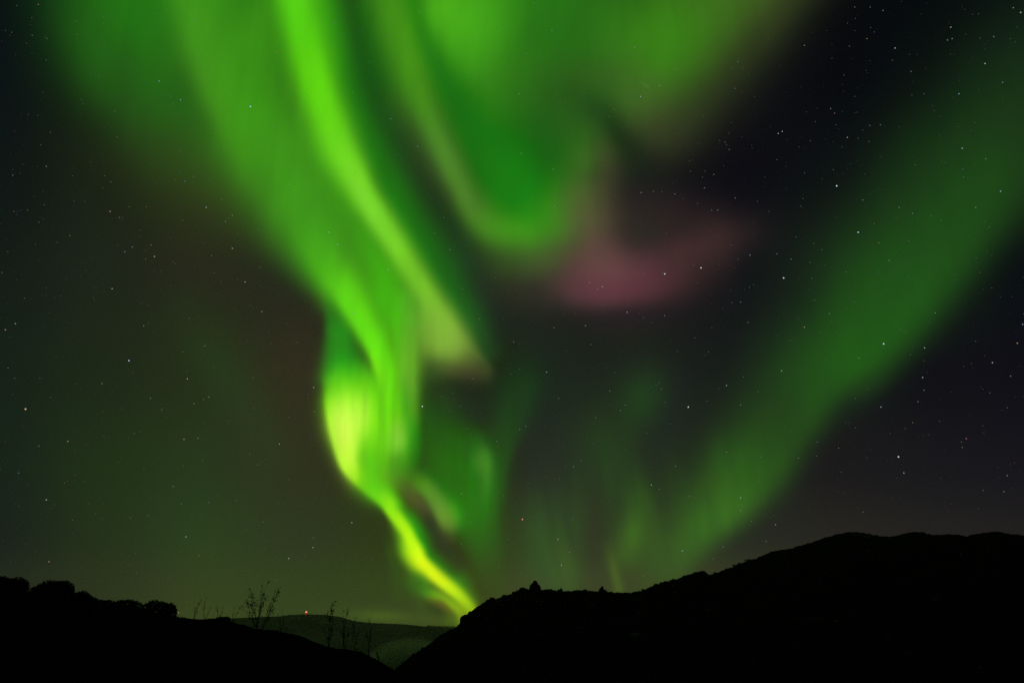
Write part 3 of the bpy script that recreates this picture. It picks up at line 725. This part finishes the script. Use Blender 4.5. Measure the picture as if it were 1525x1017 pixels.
m1 = N.new('ShaderNodeMath'); m1.operation = 'MULTIPLY'; m2 = N.new('ShaderNodeMath'); m2.operation = 'MULTIPLY'; m2.inputs[1].default_value = .12
nt.links.new(tcn.outputs['Object'], gr.inputs['Vector']); nt.links.new(tcn.outputs['Object'], nzn.inputs['Vector'])
nt.links.new(gr.outputs['Fac'], m1.inputs[0]); mr = N.new('ShaderNodeMapRange'); mr.inputs['To Min'].default_value = .35; mr.inputs['To Max'].default_value = .65
nt.links.new(nzn.outputs['Fac'], mr.inputs['Value']); nt.links.new(mr.outputs[0], m1.inputs[1]); nt.links.new(m1.outputs[0], m2.inputs[0])
nt.links.new(m2.outputs[0], [n for n in N if n.type == 'PRINCIPLED_VOLUME'][0].inputs['Density'])
me.materials.append(M_mist)
mo = bpy.data.objects.new('mist', me); mo.location = at(610, 1004, 2300); mo.scale = (150, 300, 105)
tag(link(mo), 'pale bank of mist lying in the valley notch', None, None, 'stuff')
bm = bmesh.new(); bmesh.ops.create_cube(bm, size=1.0)
for v in bm.verts: v.co = Vector((v.co.x*14200, v.co.y*14200, -63.5+(v.co.z+.5)*(63.5+420)))
me = bpy.data.meshes.new('haze'); bm.to_mesh(me); bm.free(); me.materials.append(mat_vol('haze', (1, .96, 1), 3e-5))
tag(link(bpy.data.objects.new('haze', me)), 'thin night haze filling the valley air', None, None, 'stuff')
# ------------------------------------------------------------------ stars
STARS = '''
o 57 7 3|b 113 32 2|w 48 53 2|o 156 68 1|w 287 32 2|w 309 37 2|w 273 74 1|w 213 90 1|o 206 104 1|w 147 113 1|o 225 120 1|b 237 121 4|w 245 127 1|b 269 149 4|w 257 154 1|w 312 115 2|w 342 142 2|w 371 132 2|b 373 159 5|w 64 138 1|w 121 148 1|o 124 155 2|o 171 166 2|o 262 178 1|o 75 197 2|b 61 216 2|o 174 204 2|w 69 248 3|b 19 261 3|o 34 245 1|o 30 258 1|w 371 224 2|w 268 222 1|o 156 262 2|w 8 46 1|w 25 9 1|r 22 195 1|w 42 171 1
w 446 46 2|o 412 78 3|w 498 34 2|w 508 52 2|w 532 10 1|o 567 12 1|o 600 12 1|o 625 18 3|o 719 33 2|w 712 60 1|w 581 55 2|w 609 69 2|w 638 77 1|w 526 138 2|w 582 177 3|w 643 145 2|w 648 193 2|w 622 218 3|w 578 235 1|w 549 248 2|w 480 206 2|w 406 190 1|w 395 247 1|w 712 138 1|w 773 140 3|w 776 229 3|w 550 92 1|w 672 240 1|w 540 46 1
b 795 5 3|w 814 32 1|w 822 46 3|w 785 80 2|b 1072 0 2|w 1045 16 1|o 1012 14 1|w 936 35 1|w 945 71 3|w 948 83 1|w 906 80 1|w 911 83 1|w 886 111 1|o 1005 103 3|w 982 128 3|w 954 144 4|b 914 163 3|w 917 165 1|w 834 152 2|w 842 154 1|w 777 160 1|w 880 184 1|w 1040 87 2|b 1099 92 3|o 1106 101 2|b 1095 132 3|w 1105 137 1|o 1048 174 2|o 1025 185 1|w 1089 183 1|w 1124 144 1|r 1010 200 2|b 1080 212 3|b 1082 216 2|o 1086 223 3|o 1105 204 1|w 1120 221 1|w 1027 240 2|o 965 220 1|o 899 247 2|w 824 252 3|w 889 221 1|w 1028 255 2|w 1063 260 3|w 1050 255 2|w 1157 238 2|w 1159 199 4|o 1092 24 1|o 1144 58 1
w 1273 11 2|w 1296 11 2|w 1315 16 3|w 1509 12 3|w 1520 19 4|w 1457 21 1|o 1416 41 4|o 1291 58 3|b 1302 48 2|w 1418 58 3|w 1411 60 3|w 1480 55 3|w 1198 68 3|w 1265 69 2|w 1333 72 4|o 1329 90 2|w 1274 28 1|w 1262 35 1|w 1467 95 4|w 1357 107 2|o 1257 112 2|w 1239 87 1|w 1493 123 3|b 1428 140 4|w 1376 140 2|w 1358 142 1|b 1273 144 2|o 1217 161 1|w 1237 162 3|o 1243 169 3|o 1245 186 2|w 1201 167 1|w 1165 196 4|b 1159 199 2|b 1295 187 3|b 1311 186 3|w 1285 194 1|o 1262 205 4|w 1294 211 2|w 1207 210 2|w 1190 219 1|w 1254 219 1|w 1339 189 1|w 1389 158 1|w 1391 165 1|o 1399 203 1|w 1433 221 4|o 1468 237 3|o 1452 183 1|w 1434 252 2|w 1435 264 2|w 1363 246 2|w 1241 253 2|w 1198 258 2|w 1139 264 1|r 1429 120 1
o 164 315 4|o 178 324 3|o 192 308 2|o 218 308 2|b 66 305 2|o 41 313 2|o 21 315 2|w 58 331 2|r 104 351 3|w 272 328 2|w 307 309 4|w 336 330 3|w 346 321 3|w 330 297 2|b 275 270 3|w 288 263 2|w 165 271 2|o 354 348 2|w 346 370 4|o 225 365 3|w 197 368 3|w 186 375 3|w 230 382 4|w 217 386 2|o 258 390 2|w 315 381 2|w 365 420 4|b 390 464 4|w 167 430 4|b 23 482 4|o 8 491 4|o 128 403 1|o 254 426 1|w 3 406 2|w 139 443 1|o 81 443 1|o 314 406 1|o 319 406 2|b 329 420 2|w 221 455 1|w 214 485 3|w 282 474 2|w 348 461 1|w 372 455 1|w 303 362 1|w 385 342 2|o 397 355 2|w 387 398 2|w 53 364 1|w 85 361 1|w 108 262 1|w 126 300 1
w 431 275 3|w 490 346 4|w 503 364 4|w 508 384 2|w 578 402 4|w 670 372 3|w 619 386 3|w 661 324 2|w 624 334 1|w 647 347 2|b 678 397 2|b 695 394 2|w 689 430 2|w 688 438 2|o 714 475 3|w 724 497 1|w 649 502 2|w 578 476 2|w 525 467 3|w 480 440 2|w 464 389 1|w 427 482 1|w 765 509 3|w 738 414 1|w 695 293 3|w 758 320 1
w 826 307 3|b 955 287 4|o 973 285 3|w 986 286 2|w 1005 289 3|w 1049 280 3|w 1046 264 2|o 916 292 2|w 1095 295 3|w 1128 300 2|o 1145 315 2|o 1060 313 3|w 1069 313 3|w 1039 303 2|o 992 348 2|o 965 326 1|o 1057 344 1|w 1044 399 5|w 1033 394 2|w 990 408 5|w 987 407 2|w 960 408 2|w 950 409 1|b 973 402 1|b 1117 380 4|w 1089 365 2|w 1157 378 3|w 1099 386 2|o 866 405 1|o 827 366 2|w 878 421 3|w 897 427 4|w 890 430 3|o 864 439 2|w 934 465 4|w 958 473 2|w 990 470 3|w 898 454 2|o 912 441 1|b 872 485 4|w 825 488 3|o 1038 421 2|o 1094 399 1|w 1103 450 3|w 1090 451 2|w 1116 428 2|w 1122 424 2|w 1088 432 1|w 1114 480 3|w 1035 503 2|w 952 467 1
w 1246 277 5|b 1278 346 5|w 1167 414 5|w 1490 285 4|w 1453 309 3|w 1359 318 3|w 1339 309 3|w 1285 298 3|w 1196 296 2|w 1192 307 2|o 1302 333 2|o 1309 362 3|w 1186 353 2|w 1212 363 2|w 1224 372 2|w 1178 386 3|w 1206 391 2|w 1353 359 2|w 1324 388 3|w 1309 405 1|w 1308 409 1|w 1260 405 2|o 1273 449 2|o 1477 380 1|o 1459 406 2|w 1393 466 3|w 1424 410 1|r 1477 429 2|o 1198 487 4|w 1235 467 3|w 1239 478 1|w 1316 512 5|w 1341 491 2|o 1348 495 2|w 1221 496 2|w 1177 507 2|w 1245 495 1|r 1253 466 1|b 1523 483 4|o 1515 511 4|w 1212 447 2|o 1402 328 2|w 1467 330 1
b 192 537 5|w 279 564 4|w 305 515 3|o 38 609 5|o 101 657 4|b 58 664 3|w 22 563 2|w 12 548 2|w 152 571 3|o 75 592 2|o 153 613 1|w 224 593 3|o 241 610 3|o 274 654 4|w 295 652 3|w 289 601 3|w 303 595 2|w 311 591 3|o 377 562 2|w 372 676 2|o 341 627 2|o 339 631 1|o 302 686 2|o 273 694 2|w 258 724 3|b 311 748 3|o 96 719 2|w 69 744 4|b 28 704 3|w 112 707 1|w 133 750 1|w 270 750 2|w 352 745 2|w 209 643 1|w 272 524 2|w 303 528 1|o 198 555 1|w 384 692 2|w 378 608 2|o 390 688 1|r 34 634 1
w 467 577 4|w 468 613 3|w 416 661 4|w 505 689 2|w 487 655 1|w 475 656 1|w 529 706 2|w 629 605 5|w 609 599 3|w 660 563 2|w 705 564 3|w 674 585 2|w 658 590 2|w 677 594 1|w 686 605 2|w 700 580 1|w 644 540 2|w 592 541 2|w 542 673 1|w 696 638 2|w 740 657 3|w 741 664 2|w 692 660 1|w 773 511 1|w 709 516 2|w 774 549 2|w 687 735 3|w 630 687 1|w 458 587 1|w 403 511 2|w 443 510 2|o 523 741 2|w 581 574 2|w 593 592 2|w 750 739 2
w 814 554 4|w 832 593 3|o 880 513 3|w 908 582 3|w 931 603 3|w 924 611 3|o 887 622 3|w 915 555 2|o 1009 523 2|r 1055 524 3|w 977 573 2|w 982 570 2|o 985 579 3|w 970 576 1|w 991 599 2|w 1025 606 5|b 998 631 2|w 963 645 2|w 1082 574 4|w 1107 561 2|w 1103 603 3|w 1053 597 2|w 1129 583 2|o 1070 579 2|w 783 635 3|w 774 639 3|o 884 660 2|w 866 685 2|w 854 695 3|o 813 710 2|o 843 693 1|w 1006 694 3|w 1082 673 3|w 1133 680 2|w 970 722 4|o 982 728 3|w 1027 739 3|o 1034 740 1|w 1129 717 2|w 1103 741 4|w 1105 754 2|w 1103 760 3|w 1152 743 1|w 896 744 1|w 932 668 1
w 1164 552 4|w 1279 533 3|w 1377 518 4|w 1478 540 4|w 1505 560 3|w 1374 562 4|r 1376 537 2|w 1356 528 2|w 1376 581 3|w 1312 606 4|w 1367 598 3|w 1474 585 2|w 1274 593 2|w 1500 607 2|r 1439 653 4|o 1432 658 2|o 1433 666 3|w 1338 680 5|w 1346 704 4|o 1359 629 3|o 1348 638 2|o 1326 645 1|b 1217 658 3|w 1216 679 2|o 1249 667 3|w 1189 682 3|o 1194 694 1|o 1253 703 2|o 1274 637 2|w 1265 630 1|w 1229 644 1|o 1399 627 2|w 1500 708 3|o 1511 689 1|w 1464 730 2|w 1495 732 3|o 1230 538 1|o 1256 541 1|w 1292 579 1|w 1177 643 1|w 1286 762 2
o 73 836 4|o 108 774 2|w 194 771 2|w 220 767 2|w 277 799 4|o 269 822 1|o 296 827 3|w 202 823 1|o 203 852 2|o 266 912 4|w 315 828 1|w 392 777 2|w 396 804 1|w 367 788 1
w 414 749 2|w 524 778 4|w 468 800 2|w 466 815 4|w 430 831 4|w 455 826 1|o 411 863 2|w 692 766 2|w 701 778 2|w 687 809 3|r 778 773 6|w 755 803 2|w 743 843 2
w 831 803 4|w 848 822 3|w 836 841 4|w 853 773 2|o 926 763 1|w 1016 820 4|o 958 857 3|w 1014 844 1|o 1091 789 1|w 1077 814 3|w 1062 832 2|w 1141 806 3|o 1119 776 3|w 1098 772 2|w 951 836 1|o 1155 781 4
'''
SCOL = {'w': (.86, .93, 1.0), 'b': (.45, .68, 1.0), 'o': (1.0, .62, .36), 'r': (1.0, .38, .28)}
SNAME = {'w': 'white', 'b': 'bluish white', 'o': 'orange', 'r': 'reddish'}
SR = {1: .42, 2: .50, 3: .58, 4: .68, 5: .92, 6: 1.15}       # radius in chart units
SI = {1: .13, 2: .18, 3: .27, 4: .46, 5: .95, 6: .75}
M_star = mat_emit_attr('starlight', False)
UNIQ = {(373,159): 'brightest bluish star, inside the green veil at the upper left', (237,121): 'bluish star in the dark green part of the veil, upper of a slanting pair',
 (269,149): 'bluish star in the dark green part of the veil, lower of a slanting pair', (57,7): 'orange star at the top left corner of the sky',
 (954,144): 'bright star under the thin meteor streak', (1416,41): 'orange star topmost in a small triangle of stars at the upper right',
 (1246,277): 'bright pinkish white star in the dark gap right of the green curtains', (1278,346): 'bright bluish star on the upper fringe of the dim right band',
 (1167,414): 'bright white star in the dark right of the pink patch', (990,408): 'bright white star at the lower edge of the pink patch',
 (1044,399): 'bright white star at the lower right rim of the pink patch', (1316,512): 'bright star in the lower fringe of the dim right band',
 (1515,511): 'orange star at the right edge, halfway up', (1523,483): 'bluish star cut by the right edge', (192,537): 'bright bluish star alone in the dark left sky',
 (38,609): 'bright orange star near the left edge', (23,482): 'bluish star near the left edge beside a red one', (8,491): 'reddish star at the left edge beside a bluish one',
 (101,657): 'orange star in the dark lower left sky', (629,605): 'white star at the right rim of the bright yellow-green body', (1025,606): 'bright white star alone in the dark centre right sky',
 (1338,680): 'brighter upper star of a close pair low in the right sky', (1346,704): 'fainter lower star of a close pair low in the right sky',
 (778,773): 'bright reddish star above the tallest rock knob', (266,912): 'orange star touching the skyline right of the steep-sided shrub',
 (73,836): 'orange star just above the large flat-topped shrub', (277,799): 'white star above the thin stems at the lower left', (1428,140): 'bright bluish star right of the dark upper right sky',
 (164,315): 'bright orange star left of the dark brown sky', (466,815): 'white star above the red light', (1439,653): 'reddish star, top of a close trio in the right sky',
 (390,464): 'bluish star left of the green pocket', (365,420): 'white star left of the bright curtain, in the brown sky'}
def parse():
    out = []
    for ln in STARS.strip().split('\n'):
        for t in ln.split('|'):
            c, x, y, m = t.split(); out.append((c, float(x), float(y), int(m)))
    return out
def zone(x, y):
    if y < 270:
        if x < 430: return 'in the veil and dark at the upper left'
        if x < 780: return 'between the two bright curtains at the top'
        if x < 1130: return 'around the green glow at the top right of centre'
        return 'in the black sky of the upper right'
    if y < 520:
        if x < 430: return 'in the brown dark at the middle left'
        if x < 780: return 'around the bright curtain in mid sky'
        if x < 1130: return 'around the pink patch'
        return 'in the dim right band or beside it'
    if y < 760:
        if x < 430: return 'in the dark lower left sky'
        if x < 780: return 'around the yellow-green body'
        if x < 1130: return 'in the dark between the low wisps'
        return 'in the dark sky under the dim right band'
    if x < 600: return 'low over the left hillside'
    return 'low over the mountain crest'
stars = parse()
ico = bmesh.new(); bmesh.ops.create_icosphere(ico, subdivisions=1, radius=1.0)
IV = np.array([v.co[:] for v in ico.verts]); IF = np.array([[v.index for v in f.verts] for f in ico.faces]); ico.free()
R_STAR = 55000.0; PXS = R_STAR/F_PX
meshes = {}
def star_mesh(c, m):
    if (c, m) not in meshes:
        o = mesh_obj('star', IV*SR[m]*PXS, IF, M_star); glow_attr(o, np.tile(np.array(SCOL[c])*SI[m], (len(IV), 1)))
        meshes[(c, m)] = o.data; bpy.data.objects.remove(o)
    return meshes[(c, m)]
def skyline(x):
    return min(crest_y(HC, x), crest_y(MC, x) if x > 590 else 1e9, crest_y(RC, x))-6
def star_pos(x, y):
    d = direction(x, y); k = 1/math.sqrt(1+((x-CX)**2+(y-CY)**2)/F_PX**2)   # keep apparent size even towards the corners
    return d*R_STAR, k
order = sorted(stars, key=lambda s: -s[3])
solo, rest = order[:300], order[300:]
for c, x, y, m in solo:
    o = bpy.data.objects.new('star', star_mesh(c, m)); p, k = star_pos(x, y); o.location = p; link(o)
    size = 'bright' if m >= 4 else 'small' if m == 3 else 'faint'
    lab = UNIQ.get((int(x), int(y)), f'{size} {SNAME[c]} star {zone(x, y)}')
    tag(o, lab, 'star', 'stars scattered over the night sky')
r2 = np.random.default_rng(5)
faint = [(c, x, y, SR[m], SI[m]) for c, x, y, m in rest]
while len(faint) < len(rest)+1500:
    x, y = r2.uniform(-60, 1585), r2.uniform(-60, 900)
    if y > skyline(x): continue
    c = r2.choice(['w', 'w', 'w', 'b', 'o', 'r'])
    faint.append((c, x, y, r2.uniform(.32, .46), .05+.13*r2.random()**2))
V = []; F = []; G = []
for i, (c, x, y, r, s) in enumerate(faint):
    p, k = star_pos(x, y); V.append(IV*r*PXS+p); F.append(IF+i*len(IV)); G.append(np.tile(np.array(SCOL[c])*s, (len(IV), 1)))
o = mesh_obj('star_field', np.concatenate(V), np.concatenate(F), M_star); glow_attr(o, np.concatenate(G))
tag(o, 'countless faintest star specks scattered over the whole sky', None, None, 'stuff')
# short meteor streak
p, q = direction(952.5, 121.5)*56000, direction(971, 134.5)*56000
V, F = tubes([[(p, 8.0), (p*.7+q*.3, 15.0), (p*.35+q*.65, 17.0), (q, 6.0)]], 6)
tag(mesh_obj('meteor', V, F, mat_emit('meteor_light', (.09, .20, .05), 1.0)), 'short thin pale meteor streak in the green glow right of centre', 'meteor')
